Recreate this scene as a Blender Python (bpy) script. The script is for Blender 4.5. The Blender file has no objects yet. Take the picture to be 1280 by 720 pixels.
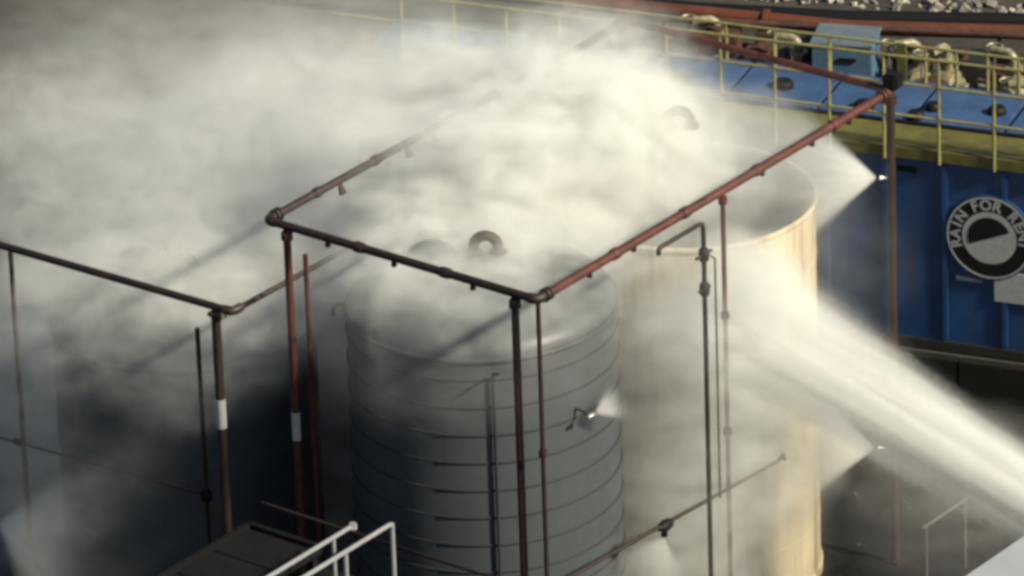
import bpy, bmesh, math, random
from mathutils import Vector, Matrix, Quaternion
R = math.radians
random.seed(7)
sc = bpy.context.scene
col = sc.collection

# ------------------------------------------------------------------ camera
cam_d = bpy.data.cameras.new('camera'); cam = bpy.data.objects.new('camera', cam_d); col.objects.link(cam)
cr = Vector((0.79468844, 0.60618993, -0.03168662)); cu = Vector((-0.23466035, 0.35493342, 0.90496232))
cf = Vector((-0.55982569, 0.7117275, -0.42431022))
m = Matrix((cr, cu, -cf)).transposed().to_4x4(); m.translation = Vector((58.20087, -68.61204, 47.27148))
cam.matrix_world = m
cam_d.sensor_width = 36; cam_d.lens = 9000 / 1280 * 36; cam_d.clip_start = 1; cam_d.clip_end = 2000
sc.camera = cam
# ------------------------------------------------------------------ world, sun, exposure
SUN_EL, SUN_AZ = 36, 8          # azimuth measured from +X towards +Y
w = bpy.data.worlds.new('World'); sc.world = w; w.use_nodes = True
nt = w.node_tree; bg = nt.nodes['Background']
sky = nt.nodes.new('ShaderNodeTexSky'); sky.sky_type = 'NISHITA'; sky.sun_disc = False
sky.sun_elevation = R(SUN_EL); sky.sun_rotation = R(90 - SUN_AZ)
nt.links.new(sky.outputs[0], bg.inputs[0]); bg.inputs[1].default_value = 0.05
sl = bpy.data.lights.new('sun', 'SUN'); sl.energy = 5.0; sl.angle = R(4.0); sl.color = (1, .935, .73)
so = bpy.data.objects.new('sun', sl); col.objects.link(so)
sd = Vector((math.cos(R(SUN_EL)) * math.cos(R(SUN_AZ)), math.cos(R(SUN_EL)) * math.sin(R(SUN_AZ)), math.sin(R(SUN_EL))))
so.rotation_euler = sd.to_track_quat('Z', 'Y').to_euler(); so.location = (0, 0, 40)
sc.view_settings.view_transform = 'Standard'; sc.view_settings.look = 'None'
sc.view_settings.exposure = 0.56; sc.view_settings.gamma = 1; sc.view_settings.use_curve_mapping = False
cy = sc.cycles
cy.use_denoising = True; cy.use_adaptive_sampling = True; cy.adaptive_threshold = 0.03
cy.max_bounces = 8; cy.volume_bounces = 4; cy.diffuse_bounces = 3; cy.glossy_bounces = 2
cy.volume_step_rate = 1.7; cy.volume_max_steps = 256
cy.pixel_filter_type = 'BLACKMAN_HARRIS'; cy.filter_width = 3.4

# ------------------------------------------------------------------ materials
MATS = {}
def mat(name, c, rough=.6, metal=0., var=.25, scale=3., c2=None, bump=.0, wet=0., spec=.5):
    if name in MATS: return MATS[name]
    M = bpy.data.materials.new(name); M.use_nodes = True; n = M.node_tree.nodes; L = M.node_tree.links
    b = n['Principled BSDF']; b.inputs['Roughness'].default_value = rough; b.inputs['Metallic'].default_value = metal; b.inputs['Specular IOR Level'].default_value = spec
    tc = n.new('ShaderNodeTexCoord'); nz = n.new('ShaderNodeTexNoise')
    nz.inputs['Scale'].default_value = scale; nz.inputs['Detail'].default_value = 6; nz.inputs['Roughness'].default_value = .65
    L.new(tc.outputs['Object'], nz.inputs['Vector'])
    ra = n.new('ShaderNodeValToRGB'); ra.color_ramp.elements[0].position = .33; ra.color_ramp.elements[1].position = .68
    d = c2 if c2 else tuple(x * (1 - var) for x in c)
    ra.color_ramp.elements[0].color = (*d, 1); ra.color_ramp.elements[1].color = (*c, 1)
    L.new(nz.outputs[0], ra.inputs[0]); L.new(ra.outputs[0], b.inputs['Base Color'])
    if wet:
        mr = n.new('ShaderNodeMapRange'); mr.inputs[1].default_value = .4; mr.inputs[2].default_value = .6
        mr.inputs[3].default_value = rough; mr.inputs[4].default_value = max(.08, rough - wet)
        L.new(nz.outputs[0], mr.inputs[0]); L.new(mr.outputs[0], b.inputs['Roughness'])
    if bump:
        bp = n.new('ShaderNodeBump'); bp.inputs['Strength'].default_value = bump; bp.inputs['Distance'].default_value = .03
        n2 = n.new('ShaderNodeTexNoise'); n2.inputs['Scale'].default_value = scale * 8; n2.inputs['Detail'].default_value = 4
        L.new(tc.outputs['Object'], n2.inputs['Vector']); L.new(n2.outputs[0], bp.inputs['Height']); L.new(bp.outputs[0], b.inputs['Normal'])
    MATS[name] = M; return M
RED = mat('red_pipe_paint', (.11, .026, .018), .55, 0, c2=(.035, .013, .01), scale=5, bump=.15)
DRK = mat('dark_and_shaded_pipe_paint', (.034, .016, .012), .55, 0, c2=(.013, .008, .007), scale=6, bump=.15)  # dark brown pipes; on two tall-frame headers it carries painted shade and mist dimming
STEEL = mat('weathered_steel', (.22, .20, .18), .5, .5, c2=(.10, .075, .06), scale=9, bump=.2)
BRASS = mat('nozzle_metal', (.6, .58, .52), .3, .8, .2, 20)
SHELL = mat('tank_shell_coating', (.056, .064, .070), .6, 0, c2=(.036, .042, .047), scale=1.1, bump=.08, wet=.2)
CREAM = mat('cream_tank_coating', (.54, .46, .32), .42, 0, c2=(.40, .33, .22), scale=1.1, bump=.08, wet=.2)
def streaks(M, c, amt, lo=.50, hi=.72):
    """rain and rust runs: noise stretched along Z, mixed over the coat"""
    n = M.node_tree.nodes; L = M.node_tree.links; b = n['Principled BSDF']; src = b.inputs['Base Color'].links[0].from_socket
    tc = n.new('ShaderNodeTexCoord'); mp = n.new('ShaderNodeMapping'); mp.inputs['Scale'].default_value = (3.2, 3.2, .22)
    nz = n.new('ShaderNodeTexNoise'); nz.inputs['Scale'].default_value = 1.3; nz.inputs['Detail'].default_value = 7; nz.inputs['Roughness'].default_value = .65
    mr = n.new('ShaderNodeMapRange'); mr.inputs[1].default_value = lo; mr.inputs[2].default_value = hi; mr.inputs[4].default_value = amt
    mx = n.new('ShaderNodeMix'); mx.data_type = 'RGBA'; mx.inputs['B'].default_value = (*c, 1)
    L.new(tc.outputs['Object'], mp.inputs[0]); L.new(mp.outputs[0], nz.inputs[0]); L.new(nz.outputs[0], mr.inputs[0]); L.new(mr.outputs[0], mx.inputs['Factor'])
    L.new(src, mx.inputs['A']); L.new(mx.outputs['Result'], b.inputs['Base Color'])
streaks(CREAM, (.17, .105, .055), .85, .46, .68); streaks(SHELL, (.04, .042, .04), .7)
HOOP = mat('tank_hoop', (.022, .023, .023), .75, 0, .4, 6)
BLUE = mat('blue_tank_paint', (.011, .054, .175), .5, 0, c2=(.006, .032, .10), scale=1.4, bump=.08)
PALEB = mat('sunlit_blue_deck_paint', (.042, .09, .20), .6, 0, c2=(.022, .05, .12), scale=2.2, bump=.15)  # lighter copy of the blue tank paint, sunlight on the deck put into the colour
streaks(BLUE, (.03, .026, .022), .55, .52, .72)
OLIVE = mat('yellow_grating_paint', (.125, .112, .024), .65, 0, c2=(.065, .058, .014), scale=4, bump=.2)
YEL = mat('yellow_rail_paint', (.25, .225, .09), .5, 0, c2=(.15, .135, .055), scale=7)
WHITE = mat('white_paint', (.45, .45, .44), .5, 0, .15, 6)
GREYR = mat('galvanised_rail', (.30, .30, .32), .45, .2, .2, 9)
BLACK = mat('black_print', (.008, .008, .009), .6, 0, .2, 5, spec=.2)
PRINT = mat('white_print', (.34, .36, .37), .55, 0, .2, 12)
DECK = mat('dark_deck_sheet', (.012, .011, .012), .8, 0, .35, 3, bump=.2, spec=.1)
ORANGE = mat('orange_pipe_paint', (.13, .035, .015), .6, 0, c2=(.065, .02, .01), scale=2, bump=.1)
RUST = mat('rust_brown_steel', (.10, .04, .025), .65, .1, c2=(.03, .017, .013), scale=5, bump=.3)
TAN = mat('tan_valve_paint', (.34, .30, .19), .35, .15, c2=(.14, .12, .07), scale=9, bump=.2)
DARKM = mat('dark_machine_paint', (.03, .03, .028), .5, .2, .4, 6, bump=.2)
STONE = mat('pale_stone', (.45, .41, .36), .8, 0, c2=(.14, .12, .10), scale=.9, bump=.3)
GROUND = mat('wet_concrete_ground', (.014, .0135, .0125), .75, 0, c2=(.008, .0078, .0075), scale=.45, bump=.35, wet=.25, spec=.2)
DIRT = mat('brown_gravel_ground', (.05, .043, .034), .85, 0, c2=(.025, .022, .018), scale=1.3, bump=.6)

# ------------------------------------------------------------------ mesh helpers
class MB:
    def __init__(s): s.bm = bmesh.new()
    def box(s, c, d, rz=0., bev=0.):
        r = bmesh.ops.create_cube(s.bm, size=1)
        M = Matrix.Translation(c) @ Matrix.Rotation(rz, 4, 'Z') @ Matrix.Diagonal((*d, 1))
        bmesh.ops.transform(s.bm, matrix=M, verts=r['verts'])
        if bev:
            es = list({e for v in r['verts'] for e in v.link_edges})
            bmesh.ops.bevel(s.bm, geom=es, offset=bev, segments=2, affect='EDGES')
        return s
    def tube(s, pts, r, n=14, cap=True):
        pts = [Vector(p) for p in pts]; rr = r if isinstance(r, (list, tuple)) else [r] * len(pts)
        rings = []; up = None
        for i, p in enumerate(pts):
            t = ((pts[min(i + 1, len(pts) - 1)] - p).normalized() + (p - pts[max(i - 1, 0)]).normalized()).normalized()
            if up is None: up = Vector((0, 0, 1)) if abs(t.z) < .9 else Vector((1, 0, 0))
            a = t.cross(up).normalized(); b = a.cross(t).normalized(); up = b
            rings.append([s.bm.verts.new(p + (a * math.cos(k * math.tau / n) + b * math.sin(k * math.tau / n)) * rr[i]) for k in range(n)])
        for A, B in zip(rings, rings[1:]):
            for k in range(n): s.bm.faces.new((A[k], A[(k + 1) % n], B[(k + 1) % n], B[k]))
        if cap: s.bm.faces.new(rings[0][::-1]); s.bm.faces.new(rings[-1])
        return s
    def lathe(s, prof, n=48, c=(0, 0, 0), axis='Z', cap=True):
        rings = []; c = Vector(c); f = {'Z': lambda r, h, a: Vector((r * math.cos(a), r * math.sin(a), h)), 'Y': lambda r, h, a: Vector((r * math.cos(a), h, r * math.sin(a))),
                                        'X': lambda r, h, a: Vector((h, r * math.cos(a), r * math.sin(a)))}[axis]
        for r, h in prof: rings.append([s.bm.verts.new(c + f(max(r, 1e-4), h, k * math.tau / n)) for k in range(n)])
        for A, B in zip(rings, rings[1:]):
            for k in range(n): s.bm.faces.new((A[k], A[(k + 1) % n], B[(k + 1) % n], B[k]))
        if cap: s.bm.faces.new(rings[0][::-1]); s.bm.faces.new(rings[-1])
        return s
    def torus(s, R_, r, z, n=72, k=8, c=(0, 0)):
        V = [[s.bm.verts.new((c[0] + (R_ + r * math.cos(j * math.tau / k)) * math.cos(i * math.tau / n), c[1] + (R_ + r * math.cos(j * math.tau / k)) * math.sin(i * math.tau / n), z + r * math.sin(j * math.tau / k))) for j in range(k)] for i in range(n)]
        for i in range(n):
            for j in range(k): s.bm.faces.new((V[i][j], V[(i + 1) % n][j], V[(i + 1) % n][(j + 1) % k], V[i][(j + 1) % k]))
        return s
    def build(s, name, m_, parent=None, smooth=True, loc=None):
        bmesh.ops.recalc_face_normals(s.bm, faces=s.bm.faces[:])
        me = bpy.data.meshes.new(name); s.bm.to_mesh(me); s.bm.free(); me.materials.append(m_)
        if smooth:
            me.shade_smooth()
            me.set_sharp_from_angle(angle=R(35))
        o = bpy.data.objects.new(name, me); col.objects.link(o); o.parent = parent
        if loc: o.location = loc
        return o
def tag(o, label, cat, group=None, kind=None):
    o['label'] = label; o['category'] = cat
    if group: o['group'] = group
    if kind: o['kind'] = kind
    return o
def thing(name, label, cat, loc=(0, 0, 0), rz=0., group=None):
    o = bpy.data.objects.new(name, None); col.objects.link(o); o.location = loc; o.rotation_euler.z = rz
    o.empty_display_size = .3
    return tag(o, label, cat, group)
def pipe(name, pts, r, m_, parent, n=14): return MB().tube(pts, r, n).build(name, m_, parent)
def arc(c, a0, a1, r, ux, uy, k=8):
    c, ux, uy = Vector(c), Vector(ux), Vector(uy)
    return [c + ux * r * math.cos(a0 + (a1 - a0) * i / k) + uy * r * math.sin(a0 + (a1 - a0) * i / k) for i in range(k + 1)]
def copy_tree(o, parent=None):
    c = o.copy(); col.objects.link(c); c.parent = parent
    for ch in [x for x in bpy.data.objects if x.parent == o]: copy_tree(ch, c)
    return c

# ------------------------------------------------------------------ ground
def sheet(name, x0, y0, x1, y1, z, m_, n=1):
    bm = bmesh.new(); vs = [[bm.verts.new((x0 + (x1 - x0) * i / n, y0 + (y1 - y0) * j / n, z)) for j in range(n + 1)] for i in range(n + 1)]
    for i in range(n):
        for j in range(n): bm.faces.new((vs[i][j], vs[i + 1][j], vs[i + 1][j + 1], vs[i][j + 1]))
    me = bpy.data.meshes.new(name); bm.to_mesh(me); bm.free(); me.materials.append(m_)
    o = bpy.data.objects.new(name, me); col.objects.link(o); o['kind'] = 'structure'; return o
ZG = -1.2      # floor of the bund that holds the tanks; the yard beyond stands higher behind a retaining wall
sheet('ground', -600, -600, 600, 600, ZG - .004, DIRT)
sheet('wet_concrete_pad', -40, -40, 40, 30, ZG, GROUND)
YR = math.atan(.29); ZY = -.5; BACK = Vector((-.66, .84, ZY))
yd = MB().box((0, 250, (ZG + ZY) / 2 - .05), (600, 500, ZY - ZG + .1)).build('yard_terrain', DIRT, None, False)
yd.location = (1.24, 12.95, 0); yd.rotation_euler.z = YR; yd['kind'] = 'structure'
rw = thing('retaining_wall', 'dark concrete retaining wall below the long blue tank', 'wall', (1.24, 12.95, 0), YR)
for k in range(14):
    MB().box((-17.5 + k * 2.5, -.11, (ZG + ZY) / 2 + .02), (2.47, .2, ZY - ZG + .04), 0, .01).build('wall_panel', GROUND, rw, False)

# ------------------------------------------------------------------ storage tanks
def storage_tank(loc_, r, h, label, shell_m, goose_dir=0., rise=.62, hoops=True, roof_m=None, neck=0., g_off=0.):
    h -= ZG; loc = (loc_[0], loc_[1], ZG)
    t = thing('storage_tank', label, 'storage tank', loc, 0, 'round tanks under the spray frames')
    MB().lathe([(r + .03, 0), (r + .03, .12), (r, .14), (r, h - .06), (r - .02, h)], 96).build('shell', shell_m, t)
    n = int((h - .3) / .42) if hoops else 0
    roof_m = roof_m or shell_m
    for k in range(n):
        MB().torus(r + .004, .016, h - .3 - k * .42, 96, 6).build('hoop', HOOP, t)
    MB().torus(r, .045, h - .01, 96, 10).build('rim', shell_m, t)
    prof = [(r * math.cos(a), h + rise * math.sin(a)) for a in [R(x) for x in range(0, 91, 9)]]
    if not hoops:
        for k in range(4): MB().torus(r - .004, .010, .9 + k * (h - .4) / 4, 96, 6).build('weld_seam', shell_m, t)
    rf = MB().lathe(prof, 96).build('roof', roof_m, t)
    zt = h + rise + neck
    # domed hatch and gooseneck vent on the crown
    hx, hy = -(.66 + g_off) * math.cos(goose_dir), -(.66 + g_off) * math.sin(goose_dir)
    hz = h + rise * math.sqrt(1 - (.42 / r) ** 2)
    MB().lathe([(.30, hz - .06), (.30, hz + .10), (.34, hz + .10), (.34, hz + .14), (.30, hz + .20), (.18, hz + .26), (.03, hz + .28)], 32, (hx, hy, 0)).build('hatch', shell_m, t)
    for k in range(8):
        a = k * math.tau / 8
        MB().lathe([(.018, 0), (.018, .05)], 8, (hx + .37 * math.cos(a), hy + .37 * math.sin(a), hz + .07)).build('hatch_bolt', STEEL, rf)
    gx, gy = (-.08 - g_off) * math.cos(goose_dir), (-.08 - g_off) * math.sin(goose_dir)
    u = Vector((math.cos(goose_dir), math.sin(goose_dir), 0))
    pts = [Vector((gx, gy, zt - .08 - neck)), Vector((gx, gy, zt + .10))] + arc((gx + u.x * .17, gy + u.y * .17, zt + .12), math.pi, 0, .17, u, (0, 0, 1), 12)
    pts += [pts[-1] - Vector((0, 0, .07))]
    MB().tube(pts, .075, 16).build('vent_pipe', mat('grey_brown_pipe', (.09, .06, .05), .6, .2, c2=(.04, .025, .02), scale=8, bump=.3), t)
    MB().lathe([(.13, -.02), (.13, .02)], 20, (gx, gy, zt + .03)).build('flange', RED, t)
    MB().lathe([(.12, -.02), (.12, .02)], 20, (pts[-1].x, pts[-1].y, pts[-1].z)).build('vent_flange', RED, t)
    ny, nx = math.sin(goose_dir + 2.2) * .8, math.cos(goose_dir + 2.2) * .8
    nz = h + rise * math.sqrt(1 - (.8 / r) ** 2)
    MB().lathe([(.09, nz - .05), (.09, nz + .12), (.13, nz + .12), (.13, nz + .16)], 20, (nx, ny, 0)).build('nozzle_neck', STEEL, t)
    return t
T1 = storage_tank((2.15, 1.95, 0), 1.88, 4.85, 'grey hooped tank inside the front half of the tall red pipe frame', SHELL, .55, .62, True, None, .1)
T2 = storage_tank((2.30, 6.60, 0), 1.82, 4.72, 'cream tank hit by the water jet, behind the grey hooped tank', CREAM, .6, .20, False, mat('dark_roof_coating', (.05, .05, .048), .6, 0, .4, 1.5, bump=.1), .85, .2)
T3 = storage_tank((-2.80, 1.35, 0), 1.88, 3.60, 'low grey tank behind the lower brown pipe frame', SHELL, .2, .62, False)
MB().box((-.30, -.30, 4.85 - ZG + .66), (.26, .20, .22), .5, .04).build('valve_body', mat('red_valve_paint', (.30, .05, .035), .5, 0, .5, 8, bump=.2), T1)
MB().tube([(-.55, -.42, 5.44 - ZG), (-.42, -.36, 5.55 - ZG), (-.18, -.26, 5.55 - ZG), (-.08, -.1, 5.6 - ZG)], .05, 10).build('crown_pipe', STEEL, T1)
# conduit running down the front of the grey tank
a = R(-48); ex = 2.15 + 1.93 * math.cos(a); ey = 1.95 + 1.93 * math.sin(a)
pipe('conduit', [(ex - 2.15, ey - 1.95, .1), (ex - 2.15, ey - 1.95, 4.62 - ZG), (ex - 2.12, ey - 1.97, 4.68 - ZG), (ex - 1.90, ey - 2.11, 4.80 - ZG)], .022, HOOP, T1, 8)

# ------------------------------------------------------------------ tall pipe frame
zH, LX, LY = 6.3, 4.65, 8.32
F = thing('spray_pipe_frame', 'tall red pipe frame of headers and posts around two tanks', 'pipe frame')
e = .09
pipe('header_pipe', [(e, 0, zH), (LX - e, 0, zH)], .060, DRK, F)  # front header: its backlit shade is put into the dark colour
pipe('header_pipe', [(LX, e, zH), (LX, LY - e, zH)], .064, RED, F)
pipe('header_pipe', [(0, e, zH), (0, LY - e, zH)], .056, DRK, F)  # left header: dimming by the mist is put into the dark colour
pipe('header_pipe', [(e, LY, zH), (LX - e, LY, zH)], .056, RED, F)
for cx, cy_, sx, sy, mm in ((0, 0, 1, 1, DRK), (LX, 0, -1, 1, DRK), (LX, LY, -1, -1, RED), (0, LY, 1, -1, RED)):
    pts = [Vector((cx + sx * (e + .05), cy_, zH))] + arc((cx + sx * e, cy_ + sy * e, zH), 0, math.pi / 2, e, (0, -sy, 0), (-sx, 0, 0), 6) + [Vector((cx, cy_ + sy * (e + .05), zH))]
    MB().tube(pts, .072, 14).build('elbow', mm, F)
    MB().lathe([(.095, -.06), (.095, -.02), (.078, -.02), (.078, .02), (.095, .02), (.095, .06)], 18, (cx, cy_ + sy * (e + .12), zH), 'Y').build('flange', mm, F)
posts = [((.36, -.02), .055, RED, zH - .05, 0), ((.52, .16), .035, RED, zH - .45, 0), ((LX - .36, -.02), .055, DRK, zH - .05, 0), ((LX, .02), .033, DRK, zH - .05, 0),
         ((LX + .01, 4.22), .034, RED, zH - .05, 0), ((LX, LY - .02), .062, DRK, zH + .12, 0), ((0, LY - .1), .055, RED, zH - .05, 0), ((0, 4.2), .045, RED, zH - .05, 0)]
for (x, y), r, mm, zt, _ in posts:
    p_ = pipe('post', [(x, y, ZG), (x, y, zt)], r, mm, F)
    MB().box((x, y, ZG + .02), (.24, .24, .03)).build('base_plate', mm, p_, False)
    if r > .033 and zt > zH - .2:
        MB().lathe([(r + .03, -.05), (r + .03, .05)], 14, (x, y, zH - .14)).build('collar', mm, p_)
MB().lathe([(.062, 0), (.062, .42)], 16, (.36, -.02, 3.05)).build('white_sleeve', WHITE, F)
MB().box((LX + .02, LY + .02, zH + .16), (.24, .22, .22), 0, .03).build('junction_box', BLACK, F)
# standpipe beside the right header with its arm
pipe('standpipe', [(4.9, 3.43, ZG), (4.9, 3.43, 6.10), (4.9, 3.40, 6.17), (4.9, 3.33, 6.19), (4.9, 2.44, 6.19), (4.9, 2.40, 6.16), (4.9, 2.40, 6.10)], .034, DRK, F)
pipe('riser', [(5.0, 3.55, 1.95), (5.0, 3.55, 5.62), (4.97, 3.5, 5.68), (4.9, 3.43, 5.70)], .017, STEEL, F, 10)
for z, s_ in ((5.70, 1), (5.18, .7)):
    v = MB().lathe([(.06, -.09), (.075, -.05), (.075, .05), (.06, .09)], 14, (4.9, 3.43, z)).build('valve', DRK, F)
    MB().tube([(4.9, 3.43 - .18 * s_, z), (4.9, 3.43 + .18 * s_, z)], .022, 8).build('valve_handle', DRK, v)
# lower ring pipe with its joint
pipe('ring_pipe', [(4.78, -.3, 2.05), (4.78, 5.25, 1.75)], .026, DRK, F)
pipe('ring_pipe', [(4.78, 5.25, 1.75), (4.74, 5.42, 1.76), (4.70, 5.50, 1.66)], .03, DRK, F)
pipe('ring_pipe', [(-.12, -.3, 2.05), (4.78, -.3, 2.05)], .026, DRK, F)
MB().lathe([(.03, -.16), (.07, -.10), (.085, 0), (.07, .10), (.03, .16)], 14, (4.78, 2.56, 1.87), 'Y').build('tee_joint', BLACK, F)
MB().tube([(4.78, 2.56, 1.86), (4.72, 2.60, 1.68)], [.035, .05], 10).build('nozzle', BLACK, F)
# couplings and pipe clamps along the headers
for x in (1.62, 3.1): MB().lathe([(.074, -.07), (.078, -.05), (.078, .05), (.074, .07)], 14, (x, 0, zH), 'X').build('coupling', DRK, F)
for y in (1.75, 3.35, 5.05, 6.9): MB().lathe([(.078, -.07), (.082, -.05), (.082, .05), (.078, .07)], 14, (LX, y, zH), 'Y').build('coupling', RED, F)
for y in (1.1, 2.4, 5.0): MB().lathe([(.07, -.06), (.074, -.04), (.074, .04), (.07, .06)], 14, (0, y, zH), 'Y').build('coupling', DRK, F)
for (x, y), zz in (((.36, -.02), 4.6), ((LX - .36, -.02), 3.3), ((LX - .36, -.02), 5.1), ((LX + .01, 4.22), 2.6), ((LX + .01, 4.22), 4.4), ((LX, .02), 4.0)):
    MB().lathe([(.06, -.045), (.06, .045)], 12, (x, y, zz)).build('clamp', DRK, F)
# nozzles
def nozzle(p_, d, parent, L=.12):
    p_, d = Vector(p_), Vector(d).normalized()
    return MB().tube([p_ - d * L, p_ - d * L * .4, p_ - d * .02, p_], [.025, .03, .045, .035], 10).build('nozzle', BRASS, parent)
for x in (1.05, 2.2, 3.55):
    MB().tube([(x, 0, zH - .05), (x, .02, zH - .13)], [.028, .045], 10).build('nozzle', DRK, F)
for y in (1.2, 2.2, 5.2, 6.4, 7.3):
    MB().tube([(LX, y, zH - .05), (LX - .03, y, zH - .13)], [.028, .045], 10).build('nozzle', DRK, F)
for y in (1.6, 3.1, 3.7):
    MB().tube([(0, y, zH - .05), (.05, y, zH - .2)], [.03, .06], 10).build('nozzle', DRK, F)

# ------------------------------------------------------------------ lower pipe frame on the left
zL, XL, YL = 5.05, -.26, -.55
G = thing('spray_pipe_frame', 'lower brown pipe frame standing around the low grey tank', 'pipe frame')
pipe('header_pipe', [(-5.4, YL - .12, zL), (XL - .1, YL + .02, zL)], .055, DRK, G)
pipe('header_pipe', [(XL, YL + .12, zL), (XL + .1, 5.6, zL)], .040, DRK, G)
MB().tube([(XL - .16, YL + .01, zL), (XL - .04, YL + .03, zL), (XL, YL + .08, zL), (XL, YL + .2, zL)], .066, 12).build('elbow', DRK, G)
for (x, y), r, mm, zt in (((XL - .27, YL - .02), .066, DRK, zL - .12), ((-5.35, YL - .1), .06, DRK, zL - .03), ((-4.2, YL - .1), .035, STEEL, zL - .03)):
    p_ = pipe('post', [(x, y, ZG), (x, y, zt)], r, mm, G)
    MB().box((x, y, ZG + .02), (.24, .24, .03)).build('base_plate', mm, p_, False)
MB().box((XL - .25, YL - .02, zL - .10), (.26, .12, .06), 0, .01).build('bracket', RUST, G)
MB().box((XL - .13, YL - .02, zL - .075), (.05, .09, .09), 0, .01).build('bracket', TAN, G)
MB().lathe([(.074, 0), (.074, .44)], 16, (XL - .27, YL - .02, 3.22)).build('white_sleeve', WHITE, G)
pipe('riser', [(XL - .62, YL - .02, ZG), (XL - .62, YL - .02, 4.65)], .033, DRK, G)
MB().lathe([(.035, -.1), (.085, -.06), (.085, .06), (.035, .1)], 14, (XL - .62, YL - .02, 2.06)).build('tee_joint', BLACK, G)
pipe('ring_pipe', [(-5.6, YL - .06, 1.90), (XL - .62, YL - .02, 2.06)], .022, DRK, G, 10)
MB().lathe([(.025, -.1), (.05, -.05), (.05, .05), (.025, .1)], 12, (-4.35, YL - .05, 1.95), 'X').build('coupling', DRK, G)
MB().lathe([(.03, -.12), (.06, -.06), (.06, .06), (.03, .12)], 12, (-3.0, YL + .1, 3.02)).build('coupling', DRK, G)

# pale pipe with arched head between the two frames
K = thing('hydrant_pipe', 'pale upright pipe with small arched outlet between the two frames', 'pipe', (.12, .95, 0))
pipe('upright', [(.50, .35, ZG), (.50, .35, 5.02)], .05, STEEL, K)
MB().box((.50, .35, 5.02), (.11, .11, .14), 0, .02).build('cap', TAN, K)
pipe('arched_outlet', [(.30, .25, ZG), (.30, .25, 4.45)] + [Vector(v) for v in arc((.14, .25, 4.47), 0, math.pi, .16, (1, 0, 0), (0, 0, 1), 8)] + [(-.02, .25, 4.40)], .028, STEEL, K, 10)

# ------------------------------------------------------------------ blue mobile tank with catwalk and emblem
RZ = math.atan(.29)
B = thing('mobile_storage_tank', 'long blue steel tank with round black and white emblem and yellow railed catwalk', 'storage tank', (1.24, 13.12, 0), RZ)
X0, X1, H, DP = -9.0, 6.0, 2.8, 2.35
MB().box(((X0 + X1) / 2, DP / 2, H / 2 - .20), (X1 - X0, DP, H + .40)).build('body', BLUE, B, False)
for k in range(16):
    x = X0 + .4 + k * .95
    MB().box((x, -.02, H / 2 - .22), (.09, .045, H + .1), 0, .008).build('rib', BLUE, B, False)
MB().box(((X0 + X1) / 2, -.015, -.40), (X1 - X0 + .02, .06, .16), 0, .01).build('skid_beam', DARKM, B, False)
for k in range(12):
    MB().box((X0 + .9 + k * 1.2, .005, H - .32), (.34, .03, .12), 0, .012).build('vent_plate', BLACK if k % 2 else BLUE, B, False)
MB().box(((X0 + X1) / 2, .36, H + .03), (X1 - X0, .80, .06)).build('catwalk', OLIVE, B, False)
MB().box(((X0 + X1) / 2, -.055, H - .03), (X1 - X0, .03, .17)).build('catwalk_edge', OLIVE, B, False)
MB().box(((X0 + X1) / 2, .80, H + .06), (X1 - X0, .05, .07)).build('kerb_bar', BLACK, B, False)
for k in range(10):
    MB().box((X0 + .8 + k * 1.5, 1.58, H + .045), (1.44, 1.46, .09), 0, .02).build('deck_panel', PALEB, B, False)
for x, y, s_ in ((-.75, 1.1, .3), (.12, .98, .24), (.28, 1.35, .22), (1.25, 1.5, .26), (-2.2, 1.5, .3), (2.5, 1.4, .3), (-3.8, 1.2, .3)):
    h = MB().lathe([(s_ * .55, 0), (s_ * .55, .07), (s_ * .42, .11), (.02, .12)], 24, (x, y, H + .09)).build('hatch', BLACK, B)
for k, x in enumerate([-.9 + .87 * i for i in range(-8, 8)]):
    MB().tube([(x, -.085, H - .14), (x, -.085, H + 1.58)], .027, 8).build('rail_post', YEL, B)
for z in (.60, 1.12, 1.56):
    MB().tube([(X0, -.085, H + z), (X1, -.085, H + z)], .026, 8).build('rail', YEL, B)
for x in [-3.4, -2.6, -1.7, -.15, .35, .85, 1.35, 2.2]:
    MB().tube([(x, 2.28, H - .1), (x, 2.28, H + .68)], .03, 8).build('rear_rail_post', YEL, B)
MB().tube([(X0, 2.28, H + .68), (X1, 2.28, H + .68)], .026, 8).build('rear_rail', YEL, B)
MB().box((-.52, 2.24, H + .35), (.16, .05, .75), 0, .01).build('gate_post', OLIVE, B, False)
# emblem (flat print on the wall)
EX, EZ = 1.62, 1.53
def disc(name, r0, r1, y, m_, parent, a0=0., a1=math.tau, n=64):
    bm = bmesh.new(); A = []; Bv = []
    full = abs(a1 - a0 - math.tau) < 1e-6
    for k in range(n + (0 if full else 1)):
        an = a0 + (a1 - a0) * k / n
        A.append(bm.verts.new((EX + r1 * math.cos(an), y, EZ + r1 * math.sin(an))))
        if r0: Bv.append(bm.verts.new((EX + r0 * math.cos(an), y, EZ + r0 * math.sin(an))))
    N = len(A)
    if r0:
        for k in range(N if full else N - 1): bm.faces.new((A[k], A[(k + 1) % N], Bv[(k + 1) % N], Bv[k]))
    else: bm.faces.new(A)
    bmesh.ops.recalc_face_normals(bm, faces=bm.faces[:])
    r_ = bmesh.ops.extrude_face_region(bm, geom=bm.faces[:])
    bmesh.ops.translate(bm, verts=[v for v in r_['geom'] if isinstance(v, bmesh.types.BMVert)], vec=(0, .004, 0))
    bmesh.ops.recalc_face_normals(bm, faces=bm.faces[:])
    me = bpy.data.meshes.new(name); bm.to_mesh(me); bm.free(); me.materials.append(m_)
    o = bpy.data.objects.new(name, me); col.objects.link(o); o.parent = parent; return o
yw = -.048
MB().lathe([(.70, yw), (.70, .01)], 64, (EX, 0, EZ), 'Y').build('emblem_backing', BLUE, B)
em = disc('emblem_ring', .0, .665, yw - .006, BLACK, B)
disc('emblem_edge', .645, .675, yw - .012, PRINT, em)
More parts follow.
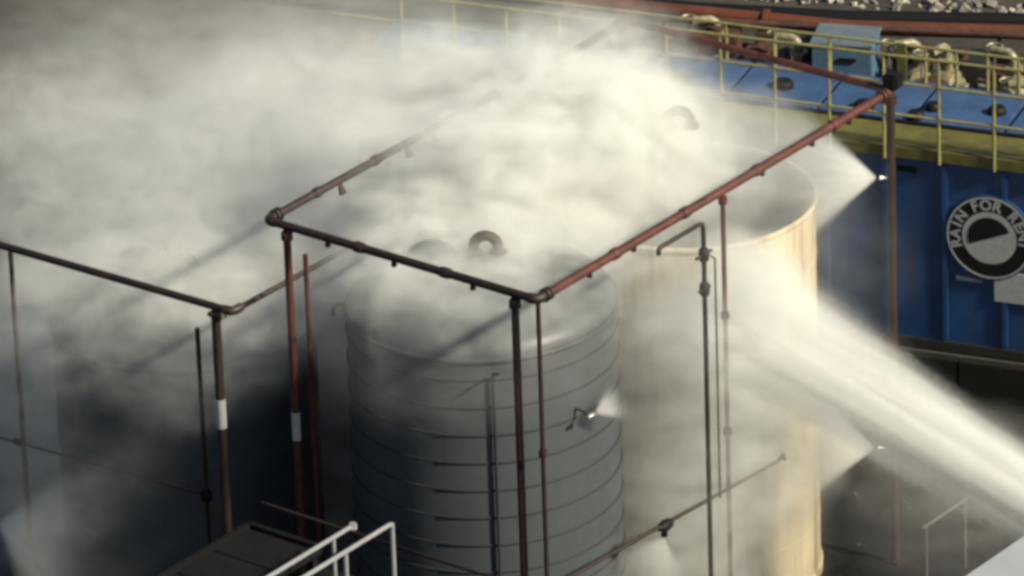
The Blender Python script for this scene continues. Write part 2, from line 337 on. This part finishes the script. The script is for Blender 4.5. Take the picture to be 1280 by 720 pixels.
disc('emblem_disc', 0, .43, yw - .012, PRINT, em)
disc('emblem_umbrella', 0, .34, yw - .018, BLACK, em, R(22), R(202))
def letter(ch, ang, r, size, parent, m_):
    cu_ = bpy.data.curves.new('letter', 'FONT'); cu_.body = ch; cu_.size = size; cu_.align_x = 'CENTER'; cu_.align_y = 'CENTER'; cu_.extrude = .002; cu_.offset = .006
    tmp = bpy.data.objects.new('tmp', cu_); col.objects.link(tmp)
    dg = bpy.context.evaluated_depsgraph_get(); me = bpy.data.meshes.new_from_object(tmp.evaluated_get(dg))
    bpy.data.objects.remove(tmp)
    # text plane XY -> wall plane XZ, then around the ring
    me.transform(Matrix.Translation((EX + r * math.cos(ang), yw - .013, EZ + r * math.sin(ang))) @ Matrix.Rotation(-(ang - math.pi / 2), 4, 'Y') @ Matrix.Rotation(math.pi / 2, 4, 'X'))
    me.materials.clear(); me.materials.append(m_)
    o = bpy.data.objects.new('letter', me); col.objects.link(o); o.parent = parent
for txt, start, stp in (('RAIN', 196, -17), ('FOR', 115, -19), ('RENT', 46, -17)):
    for i, ch in enumerate(txt): letter(ch, R(start + stp * i), .535, .235, em, PRINT)
MB().box((EX + .50, yw + .02, EZ - .80), (.86, .03, .5), 0, .004).build('placard', PRINT, B, False)
MB().box((EX - .33, yw + .02, EZ - .74), (.42, .03, .07), 0, .004).build('name_strip', mat('faded_print', (.12, .16, .22), .6, 0, .5, 30), B, False)

# ------------------------------------------------------------------ equipment beyond the blue tank
P = thing('transfer_pipeline', 'orange pipeline lying along the gravel behind the pump units', 'pipeline', BACK)
dx, dy = .968, .25
pipe('pipe', [(-16, 16.9, .62), (-7.39, 19.97, .62), (-4.88, 20.86, .62), (-2.38, 22.25, .62), (6, 26.9, .62)], .125, ORANGE, P, 18)
for k, (x, y) in enumerate(((-9.5, 19.22), (-6.2, 20.39), (-1.2, 22.90), (3.2, 25.35))):
    MB().box((x, y, .245), (.3, .5, .42), R(24), .02).build('support_block', RUST, P, False)
    MB().lathe([(.18, -.04), (.18, .04)], 20, (0, 0, 0), 'X').build('flange', ORANGE, P, True, (x, y, .62)).rotation_euler.z = R(23)
hs = pipe('drain_hose', [(-16, 18.2, .15), (-8.11, 20.95, .15), (-5.72, 22.06, .15), (-3.24, 23.55, .15), (6, 29.1, .15)], .15, BLACK, None); hs.location = BACK
tag(hs, 'black hose running alongside the orange pipeline on gravel', 'hose')

def pump(loc, rz, label, body_m, s_=1.):
    t = thing('pump_unit', label, 'pump', Vector(loc) + BACK, rz, 'pump units behind the blue tank')
    MB().box((0, 0, .12), (1.0, .8, .16), 0, .02).build('skid', DARKM, t, False)
    MB().box((-.22, 0, .48), (.46, .55, .55), 0, .05).build('engine', body_m, t)
    MB().lathe([(.12, -.26), (.27, -.20), (.30, -.06), (.30, .06), (.27, .20), (.12, .26)], 24, (.26, 0, .55), 'Y').build('volute', TAN, t)
    MB().lathe([(.10, 0), (.10, .2), (.17, .2), (.17, .25)], 18, (.26, 0, .82)).build('outlet', TAN, t)
    MB().lathe([(.11, 0), (.11, .16), (.18, .16), (.18, .21)], 18, (.26, -.46, .55), 'Y').build('inlet', TAN, t)
    pipe('bent_pipe', [(.26, 0, 1.05), (.26, 0, 1.15)] + arc((.10, 0, 1.15), 0, math.pi / 2, .16, (1, 0, 0), (0, 0, 1), 6) + [(-.2, 0, 1.31)], .08, TAN, t)
    wv = MB().torus(.14, .02, 1.28, 24, 6, (-.25, .2)).build('valve_wheel', TAN, t)
    pipe('spindle', [(-.25, .2, .7), (-.25, .2, 1.3)], .02, STEEL, wv, 8)
    MB().box((-.22, -.3, .62), (.22, .06, .2), 0, .02).build('gauge_box', PRINT, t)
    return t
pl = [((-4.75, 18.9, 0), .3, 'tan pump beside the small blue box, nearer the rising mist', RUST), ((-2.95, 19.75, 0), .9, 'tan pump next to the right side of the small blue box', DARKM),
      ((-2.35, 19.85, 0), 1.5, 'upright tan pump in the middle of the pump row', RUST), ((-1.45, 20.35, 0), .1, 'wide tan pump past the middle of the pump row', RUST),
      ((-.45, 19.4, 0), .5, 'tan pump close behind the blue tank below the emblem side', RUST), ((-6.3, 18.75, 0), .7, 'red brown pump half veiled by mist near the pipeline', RUST), ((-.1, 21.2, 0), 2.2, 'tan pump at the far end of the pump row by the pipeline', DARKM)]
for l, rz, lab, bm_ in pl: pump(l, rz, lab, bm_).scale = (.9, .9, .9)
N_ = thing('blue_equipment_box', 'small blue steel box with pale lid between the tan pumps', 'equipment box', Vector((-3.85, 19.35, 0)) + BACK, .42)
MB().box((0, 0, .64), (1.0, .8, 1.18), 0, .02).build('body', mat('blue_box_paint', (.07, .14, .22), .6, 0, .3, 3), N_, False)
MB().box((0, 0, 1.25), (1.06, .86, .05), 0, .015).build('lid', mat('grey_blue_lid', (.12, .15, .18), .6, 0, .3, 4), N_, False)
MB().box((.1, -.42, 1.0), (.3, .03, .07), 0, .01).build('handle', BLACK, N_, False)
for s_ in (-.38, .38): MB().box((s_, 0, .03), (.1, .85, .06)).build('foot', DARKM, N_, False)

R_ = thing('machinery_rack', 'long dark brown steel rack of machine housings behind the tan pumps', 'rack', Vector((-3.2, 20.35, 0)) + BACK, .46)
MB().box((0, 0, .10), (9.0, .7, .14), 0, .01).build('base_frame', DARKM, R_, False)
rk = random.Random(5)
for k in range(11):
    hgt = rk.uniform(.45, .80)
    h_ = MB().box((-4.1 + k * .82, rk.uniform(-.08, .08), .17 + hgt / 2), (rk.uniform(.55, .76), .6, hgt), 0, .03).build('housing', RUST if k % 3 else DARKM, R_, False)
    MB().lathe([(.10, 0), (.10, .10), (.15, .10), (.15, .14)], 14, (-4.1 + k * .82, -.05, .17 + hgt)).build('flange', RUST, h_)
pipe('top_pipe', [(-4.4, .2, 1.05), (4.4, .2, 1.05)], .06, RUST, R_, 12)
for x in (-4.2, -1.4, 1.4, 4.2): MB().box((x, .2, .58), (.07, .07, .86)).build('upright', DARKM, R_, False)
# gravel beyond the pipeline
rnd = random.Random(3); gv = []; gf = []
CUBE = [(-1, -1, -1), (1, -1, -1), (1, 1, -1), (-1, 1, -1), (-1, -1, 1), (1, -1, 1), (1, 1, 1), (-1, 1, 1)]
CF = [(0, 3, 2, 1), (4, 5, 6, 7), (0, 1, 5, 4), (1, 2, 6, 5), (2, 3, 7, 6), (3, 0, 4, 7)]
for i in range(6500):
    x = rnd.uniform(-18, 6); y = 20.5 + (x + 12) * .42 + rnd.uniform(-.2, 8.5); s_ = rnd.choice((.03, .04, .05, .07, .10))
    q = Matrix.Translation((x, y, s_ * .35)) @ Quaternion((rnd.gauss(0, 1), rnd.gauss(0, 1), rnd.gauss(0, 1), rnd.gauss(0, 1))).normalized().to_matrix().to_4x4() @ Matrix.Diagonal((s_ * rnd.uniform(.7, 1.6), s_, s_ * rnd.uniform(.5, .9), 1))
    b0 = len(gv)
    gv += [tuple(q @ (Vector(c_) * rnd.uniform(.55, 1.0))) for c_ in CUBE]; gf += [tuple(b0 + k for k in f_) for f_ in CF]
me = bpy.data.meshes.new('gravel'); me.from_pydata(gv, [], gf); me.materials.append(STONE)
o = bpy.data.objects.new('gravel', me); col.objects.link(o); o['kind'] = 'stuff'; o.location = BACK; o['label'] = 'pale broken gravel scattered beyond the pipeline'; o['category'] = 'gravel'

# ------------------------------------------------------------------ foreground: platform, rail, trailer
S = thing('access_platform', 'dark access platform with pale handrails in front of the tanks', 'platform', (.5, -1.35, 0))
for k in range(6):
    MB().box((.62, -.42 - k * .8, 2.27), (1.10, .78, .05), 0, .006).build('deck_sheet', DECK, S, False)
MB().box((.02, -2.6, 2.28), (.09, 5.3, .14), 0, .01).build('edge_beam', BLACK, S, False)
MB().box((.62, .04, 2.28), (1.30, .09, .14), 0, .01).build('edge_beam', BLACK, S, False)
MB().box((1.24, -2.6, 2.28), (.09, 5.3, .14), 0, .01).build('edge_beam', BLACK, S, False)
for x in (.02, 1.24):
    for y in (-.1, -4.8): MB().box((x, y, (2.2 + ZG) / 2), (.1, .1, 2.2 - ZG)).build('leg', BLACK, S, False)
for (x, y0, zr) in ((2.00, -.14, 2.93), (2.70, -.14, 3.17)):
    MB().tube([(x, -5.2, zr), (x, y0 - .06, zr), (x, y0, zr - .03)], .034, 10).build('handrail', GREYR, S)
for y in (-.14, -1.15, -2.5): MB().tube([(2.70, y, ZG), (2.70, y, 3.17)], .034, 10).build('rail_post', GREYR, S)
for y in (-.55, -2.0): MB().tube([(2.00, y, ZG), (2.00, y, 2.93)], .03, 10).build('rail_post', GREYR, S)
MB().lathe([(.055, -.04), (.055, .04)], 12, (2.0, -.12, 2.92)).build('rail_end', GREYR, S)
MB().box((1.95, -2.6, 2.05), (1.35, 5.2, .05)).build('lower_deck', DECK, S, False)

V = thing('box_trailer', 'pale grey roof corner of a box trailer beside the jet', 'trailer', (10.12, -5.5, ZG))
MB().box((1.25, 5.0, 2.42), (2.46, 10.0, 3.08), 0, .02).build('body', WHITE, V, False)
MB().box((1.25, 5.0, 4.0), (2.54, 10.08, .05), 0, .015).build('roof', mat('grey_roof_sheet', (.36, .37, .40), .5, 0, .15, 1.2), V, False)
MB().box((1.25, 5.0, .82), (2.2, 9.6, .12)).build('chassis', DARKM, V, False)
for y in (1.5, 2.6, 8.2):
    for x in (.15, 2.35):
        wq = MB().lathe([(.30, -.12), (.46, -.11), (.48, -.06), (.48, .06), (.46, .11), (.30, .12)], 28, (x, y, .48), 'X').build('wheel', BLACK, V)
        MB().lathe([(.05, -.13), (.29, -.10), (.29, .10), (.05, .13)], 20, (x, y, .48), 'X').build('rim', STEEL, wq)
Q = thing('pipe_guardrail', 'small pale pipe guardrail on the ground under the jet', 'guardrail', (5.6, 7.73, ZG))
pipe('rail', [(0, -.1, 1.1), (0, 1.05, 1.1)], .022, STEEL, Q, 10)
for y in (0, 1.0): pipe('post', [(0, y, 0), (0, y, 1.1)], .020, STEEL, Q, 10)

# ------------------------------------------------------------------ water: volumes built as density fields
class E:
    tree = None
    def __init__(s, v): s.s = v
    @staticmethod
    def op(o_, *a):
        n = E.tree.nodes.new('ShaderNodeMath'); n.operation = o_
        for i, x in enumerate(a):
            if isinstance(x, E): E.tree.links.new(x.s, n.inputs[i])
            else: n.inputs[i].default_value = float(x)
        return E(n.outputs[0])
    def __add__(s, o_): return E.op('ADD', s, o_)
    __radd__ = __add__
    def __sub__(s, o_): return E.op('SUBTRACT', s, o_)
    def __rsub__(s, o_): return E.op('SUBTRACT', o_, s)
    def __mul__(s, o_): return E.op('MULTIPLY', s, o_)
    __rmul__ = __mul__
    def __truediv__(s, o_): return E.op('DIVIDE', s, o_)
    def __rtruediv__(s, o_): return E.op('DIVIDE', o_, s)
def emax(a, b): return E.op('MAXIMUM', a, b)
def emin(a, b): return E.op('MINIMUM', a, b)
def epow(a, b): return E.op('POWER', a, b)
def sqrt(a): return E.op('SQRT', a)
def sstep(v, a, b):
    n = E.tree.nodes.new('ShaderNodeMapRange'); n.interpolation_type = 'SMOOTHSTEP'
    E.tree.links.new(v.s, n.inputs[0]); n.inputs[1].default_value = a; n.inputs[2].default_value = b
    n.inputs[3].default_value = 0; n.inputs[4].default_value = 1
    return E(n.outputs[0])
def noise(x, y, z, scale, detail=4, rough=.6, dist=0.):
    c = E.tree.nodes.new('ShaderNodeCombineXYZ')
    for i, v in enumerate((x, y, z)):
        if isinstance(v, E): E.tree.links.new(v.s, c.inputs[i])
        else: c.inputs[i].default_value = v
    n = E.tree.nodes.new('ShaderNodeTexNoise'); n.inputs['Scale'].default_value = scale; n.inputs['Detail'].default_value = detail
    n.inputs['Roughness'].default_value = rough; n.inputs['Distortion'].default_value = dist
    E.tree.links.new(c.outputs[0], n.inputs['Vector']); return E(n.outputs[0])
def vol_mat(name, c, g):
    M = bpy.data.materials.new(name); M.use_nodes = True; n = M.node_tree.nodes
    n.remove(n['Principled BSDF']); v = n.new('ShaderNodeVolumePrincipled')
    v.inputs['Color'].default_value = (*c, 1); v.inputs['Anisotropy'].default_value = g; v.inputs['Density'].default_value = 1
    M.node_tree.links.new(v.outputs[0], n['Material Output'].inputs['Volume']); return M
MIST = vol_mat('water_mist', (.985, .985, .965), .05)
SPRAY = vol_mat('water_spray', (.985, .985, .97), .05)
def volume(name, lo, hi, vox, fn, m_, parent=None):
    """a closed box of air whose water content is the field fn(x, y, z)"""
    lo, hi = Vector(lo), Vector(hi)
    o = MB().box((lo + hi) / 2, hi - lo).build(name, m_, parent, False)
    t = bpy.data.node_groups.new(name, 'GeometryNodeTree')
    t.interface.new_socket('Geometry', in_out='INPUT', socket_type='NodeSocketGeometry')
    t.interface.new_socket('Geometry', in_out='OUTPUT', socket_type='NodeSocketGeometry')
    out = t.nodes.new('NodeGroupOutput'); E.tree = t
    pos = t.nodes.new('GeometryNodeInputPosition'); sx = t.nodes.new('ShaderNodeSeparateXYZ'); t.links.new(pos.outputs[0], sx.inputs[0])
    d = fn(E(sx.outputs[0]), E(sx.outputs[1]), E(sx.outputs[2]))
    vc = t.nodes.new('GeometryNodeVolumeCube'); t.links.new(d.s, vc.inputs['Density'])
    vc.inputs['Min'].default_value = lo; vc.inputs['Max'].default_value = hi
    for i, k in enumerate('XYZ'): vc.inputs['Resolution ' + k].default_value = max(4, int((hi - lo)[i] / vox))
    sm = t.nodes.new('GeometryNodeSetMaterial'); sm.inputs['Material'].default_value = m_
    t.links.new(vc.outputs[0], sm.inputs[0]); t.links.new(sm.outputs[0], out.inputs[0])
    md = o.modifiers.new('water', 'NODES'); md.node_group = t
    return o

def mist_field(x, y, z):
    wx = noise(x, y, z, .35, 2) - .5; wy = noise(x + 31, y, z, .35, 2) - .5; wz = noise(x, y + 17, z, .35, 2) - .5
    X, Y, Z = x + wx * 1.6, y + wy * 1.6, z + wz * 1.3
    tot = None
    for (cx, cy_, cz), (rx, ry, rz_), k in BLOBS:
        ax, ay, az = (X - cx) / rx, (Y - cy_) / ry, (Z - cz) / rz_
        e_ = (1 - (ax * ax + ay * ay + az * az)) * k
        tot = emax(e_, 0.) if tot is None else tot + emax(e_, 0.)
    A_ = X * .79 + Y * .61; B_ = Y * .79 - X * .61      # along and across the wind
    n1 = noise(A_ * .55, B_ * .95, Z, .75, 6, .66, .4); n2 = noise(A_ * .55 + 7, B_, Z * 1.2, 2.6, 6, .7)
    d = sstep(emin(tot, 1.2) + (n1 - .5) * 4.0 + (n2 - .5) * 2.8, .15, 1.6) * emin(tot, 1.8)
    n3 = noise(A_ * .6, B_ + 13, Z * 1.1, 4.2, 5, .65)
    tear = .25 + 1.5 * sstep(n3, .38, .64)
    d = d * tear
    d = d * (.15 + .85 * sstep(x, -5., 1.0))
    # clear air in front of the headers
    d = d * sstep(y + emin(x + 1., 0.) * -.45, -.35, .6)
    thin = None
    for (cx, cy_, cz), (rx, ry, rz_), k in THIN:
        ax, ay, az = (X - cx) / rx, (Y - cy_) / ry, (Z - cz) / rz_
        e_ = emax(1 - (ax * ax + ay * ay + az * az), 0.) * k
        thin = e_ if thin is None else thin + e_
    return d * 2.3 + thin * (.12 + 1.5 * sstep(n2, .36, .66))
BLOBS = [((1.9, 2.5, 5.15), (2.5, 2.3, 1.0), 1.7), ((1.0, 5.2, 5.4), (3.0, 2.6, 1.5), 1.4), ((.2, 6.4, 6.1), (2.6, 2.4, 1.2), 1.2), ((-.2, 3.6, 6.0), (1.8, 2.0, 1.2), .9), ((1.2, 4.6, 6.3), (1.8, 2.0, .9), 1.2), ((-2.2, 5.0, 4.5), (4.2, 3.4, 2.4), 1.5),
         ((-3.0, 1.6, 4.0), (3.6, 3.0, 1.4), 1.5), ((-6.5, 3.6, 4.2), (4.6, 3.8, 2.4), 1.2), ((-2., 7.6, 3.0), (5.0, 2.6, 3.2), 1.0)]
THIN = [((4.2, 4.9, 2.4), (1.6, 2.3, 3.0), .95), ((4.1, 5.1, 4.0), (1.2, 1.5, 1.4), 2.4), ((2.8, .9, 4.8), (1.9, 2.4, 1.0), .10), ((2.1, 1.35, 5.3), (2.2, 1.6, .7), 1.4), ((-4.5, 0.3, 2.0), (3.5, 2.2, 3.0), .34),
        ((-2.9, .3, 3.6), (2.7, 1.7, 1.3), .8), ((3.4, 4.6, -.2), (2.2, 2.8, 1.6), .25), ((-5., 8.0, 3.0), (8.0, 4.5, 4.0), .12), ((1.9, 6.4, 5.3), (2.1, 2.3, 1.2), 1.1), ((0., 4.2, 5.2), (7.5, 5.0, 2.0), .15), ((6.6, 7.2, .8), (2.2, 2.2, 1.3), .14)]
o = volume('mist', (-13, -1.2, -1.18), (9.5, 12.0, 7.6), .10, mist_field, MIST)
tag(o, 'billowing sunlit water mist drifting over the tanks', 'mist', kind='stuff')

def frame_of(d):
    d = Vector(d).normalized(); a = d.cross(Vector((0, 0, 1))).normalized(); b = a.cross(d); return d, a, b
def dot(x, y, z, p, d): return (x - p[0]) * d[0] + (y - p[1]) * d[1] + (z - p[2]) * d[2]
def spray(p, d, half, L, k, label, drop=0., group='fan sprays from the nozzles'):
    p = Vector(p); d, a, b = frame_of(d); tan_ = math.tan(R(half)); rad = L * tan_
    pts = [p - d * .05] + [p + d * L + a * s1 * rad + b * s2 * rad for s1 in (-1, 1) for s2 in (-1, 1)]
    lo = Vector([min(q[i] for q in pts) for i in range(3)]); hi = Vector([max(q[i] for q in pts) for i in range(3)])
    lo.z = max(lo.z - drop * L * L, -1.17)
    def f_(x, y, z):
        t0 = dot(x, y, z, p, d); z2 = z + emax(t0, 0.) * emax(t0, 0.) * drop
        t = dot(x, y, z2, p, d); u = dot(x, y, z2, p, a); v = dot(x, y, z2, p, b)
        tp = emax(t, .01); q = sqrt(u * u + v * v) / (tp * tan_)
        st = noise(u / tp, v / tp, t * .35, 6.5, 4, .65)
        edge = 1 - sstep(q + (st - .5) * .8, .5, .95)
        shell = .45 + q * q * .7
        return edge * shell * sstep(t, -.02, .02) * (1 - sstep(t, L * .35, L)) * k / (tp * tp + .05) * sstep(st, .2, .75)
    o = volume('water_spray', lo, hi, max(.028, L / 60), f_, SPRAY)
    return tag(o, label, 'water spray', group, 'stuff')
toT2 = Vector((2.25 - 4.55, 6.6 - 8.2, 0)).normalized()
spray((4.50, 8.16, 4.97), (-.70, -.52, .05), 48, 1.9, 2.6, 'fan of spray from the top nozzle on the far corner post', .05)
spray((4.50, 8.04, .72), (-.72, -.55, .10), 46, 1.8, 2.8, 'low fan of spray from the foot of the far corner post', .06)
spray((4.32, 1.62, 3.85), (.15, .95, .05), 36, .55, 1.6, 'small bright fan of spray beside the grey hooped tank', .05)
spray((-4.72, -.75, .62), (1., .06, .0), 46, 3.0, 1.2, 'broad dim fan of spray on the low grey tank', .03)
spray((.02, 1.2, 4.40), (.25, -.2, .9), 30, .8, .7, 'small white spray at the arched pipe outlet', .0)
spray((4.72, 2.60, 1.66), (-.35, -.10, -.9), 46, 1.7, .6, 'spray fanning down from the black joint on the ring pipe', .0)
spray((.66, 1.25, 5.12), (.85, -.15, -.05), 44, 2.1, 5.0, 'bright spray washing over the rim of the grey hooped tank', .06)
for o_, p_, d_ in ((F, (.66, 1.25, 5.12), (.85, -.15, -.05)), (F, (4.52, 8.18, 4.97), (-.70, -.52, .05)), (F, (4.52, 8.06, .72), (-.72, -.55, .1)), (F, (4.32, 1.60, 3.85), (.15, .95, .05)), (G, (-4.74, -.75, .62), (1., .06, 0))):
    nozzle(p_, d_, o_)

pipe('nozzle_arm', [(1.80, -.33, 3.85 - ZG), (2.08, -.35, 3.85 - ZG)], .022, STEEL, T1, 8)
pipe('nozzle_arm', [(-4.86, YL - .05, 1.93), (-4.86, YL - .16, 1.85), (-4.86, -.75, .66), (-4.84, -.75, .62), (-4.80, -.75, .62)], .02, DRK, G, 8)
for z in (4.97, .72): pipe('nozzle_arm', [(4.65, 8.30, z), (4.56, 8.21, z)], .022, STEEL, F, 8)
# the big monitor jet hitting the cream tank
J0, J1 = Vector((9.9, 6.62, .95)), Vector((3.75, 5.0, 4.0)); JL = (J1 - J0).length
jd, ja, jb = frame_of(J1 - J0)
def jet_field(x, y, z):
    t0 = dot(x, y, z, J0, jd) / JL
    z2 = z - t0 * (1 - t0) * .45
    t = dot(x, y, z2, J0, jd); u = dot(x, y, z2, J0, ja); v = dot(x, y, z2, J0, jb)
    q0 = emax(t, 0.) / JL
    r = .48 + q0 * .42 + q0 * q0 * .35
    wob = noise(t * .5, u, v, 1.2, 2) - .5
    rho = sqrt(u * u + (v + wob * .25) * (v + wob * .25)) / r
    st = noise(t * .20, u * 4.0, v * 4.0, 1.6, 5, .7)
    rope = noise(t * .07, u * 1.9, v * 1.9, 1.5, 2, .5)
    core = (.22 + .78 * sstep(rope, .42, .58)) * (1 - sstep(rho + (st - .5) * 1.5, .35, 1.1))
    return core * (sstep(st, .32, .68) * 2.2 + .15) * (2.6 / (r * r * .6 + .15)) * sstep(t, 0., .3) * (1 - sstep(t, JL * .93, JL * 1.06)) * .9
lo = Vector([min(J0[i], J1[i]) - 1.3 for i in range(3)]); hi = Vector([max(J0[i], J1[i]) + 1.3 for i in range(3)])
o = volume('water_jet', lo, hi, .045, jet_field, SPRAY)
tag(o, 'wide white water jet arching onto the cream tank', 'water jet', None, 'stuff')

# loose drops torn from the jet and the corner fans
DROP = mat('water_drop', (.80, .80, .78), .25, 0, .05, 4)
def drops(name, label, gen, n):
    rd = random.Random(11); gv, gf = [], []
    for i in range(n):
        p, d, l, w_ = gen(rd); a, b = frame_of(d)[1:]
        b0 = len(gv); gv += [p - d * l, p + a * w_, p + b * w_, p - a * w_, p - b * w_, p + d * l]
        gf += [(b0, b0 + 2, b0 + 1), (b0, b0 + 3, b0 + 2), (b0, b0 + 4, b0 + 3), (b0, b0 + 1, b0 + 4), (b0 + 5, b0 + 1, b0 + 2), (b0 + 5, b0 + 2, b0 + 3), (b0 + 5, b0 + 3, b0 + 4), (b0 + 5, b0 + 4, b0 + 1)]
    me = bpy.data.meshes.new(name); me.from_pydata(gv, [], gf); me.materials.append(DROP)
    o = bpy.data.objects.new(name, me); col.objects.link(o); tag(o, label, 'water drops', None, 'stuff')
def jet_drop(rd):
    t = rd.random(); r = .48 + .42 * t + .35 * t * t
    an = rd.uniform(0, math.tau); rr = r * abs(rd.gauss(.52, .18)); p = J0.lerp(J1, t) + (ja * math.cos(an) + jb * math.sin(an)) * rr
    p.z += t * (1 - t) * .45 - (rd.expovariate(4.0) if rd.random() < .2 else 0)
    p.z = max(p.z, ZG + .05)
    d = (jd + Vector((rd.gauss(0, .08), rd.gauss(0, .08), rd.gauss(0, .08)))).normalized()
    return p, d, rd.uniform(.02, .07), rd.uniform(.001, .0028)
drops('water_drops', 'fine streaking drops torn off the wide water jet', jet_drop, 4000)
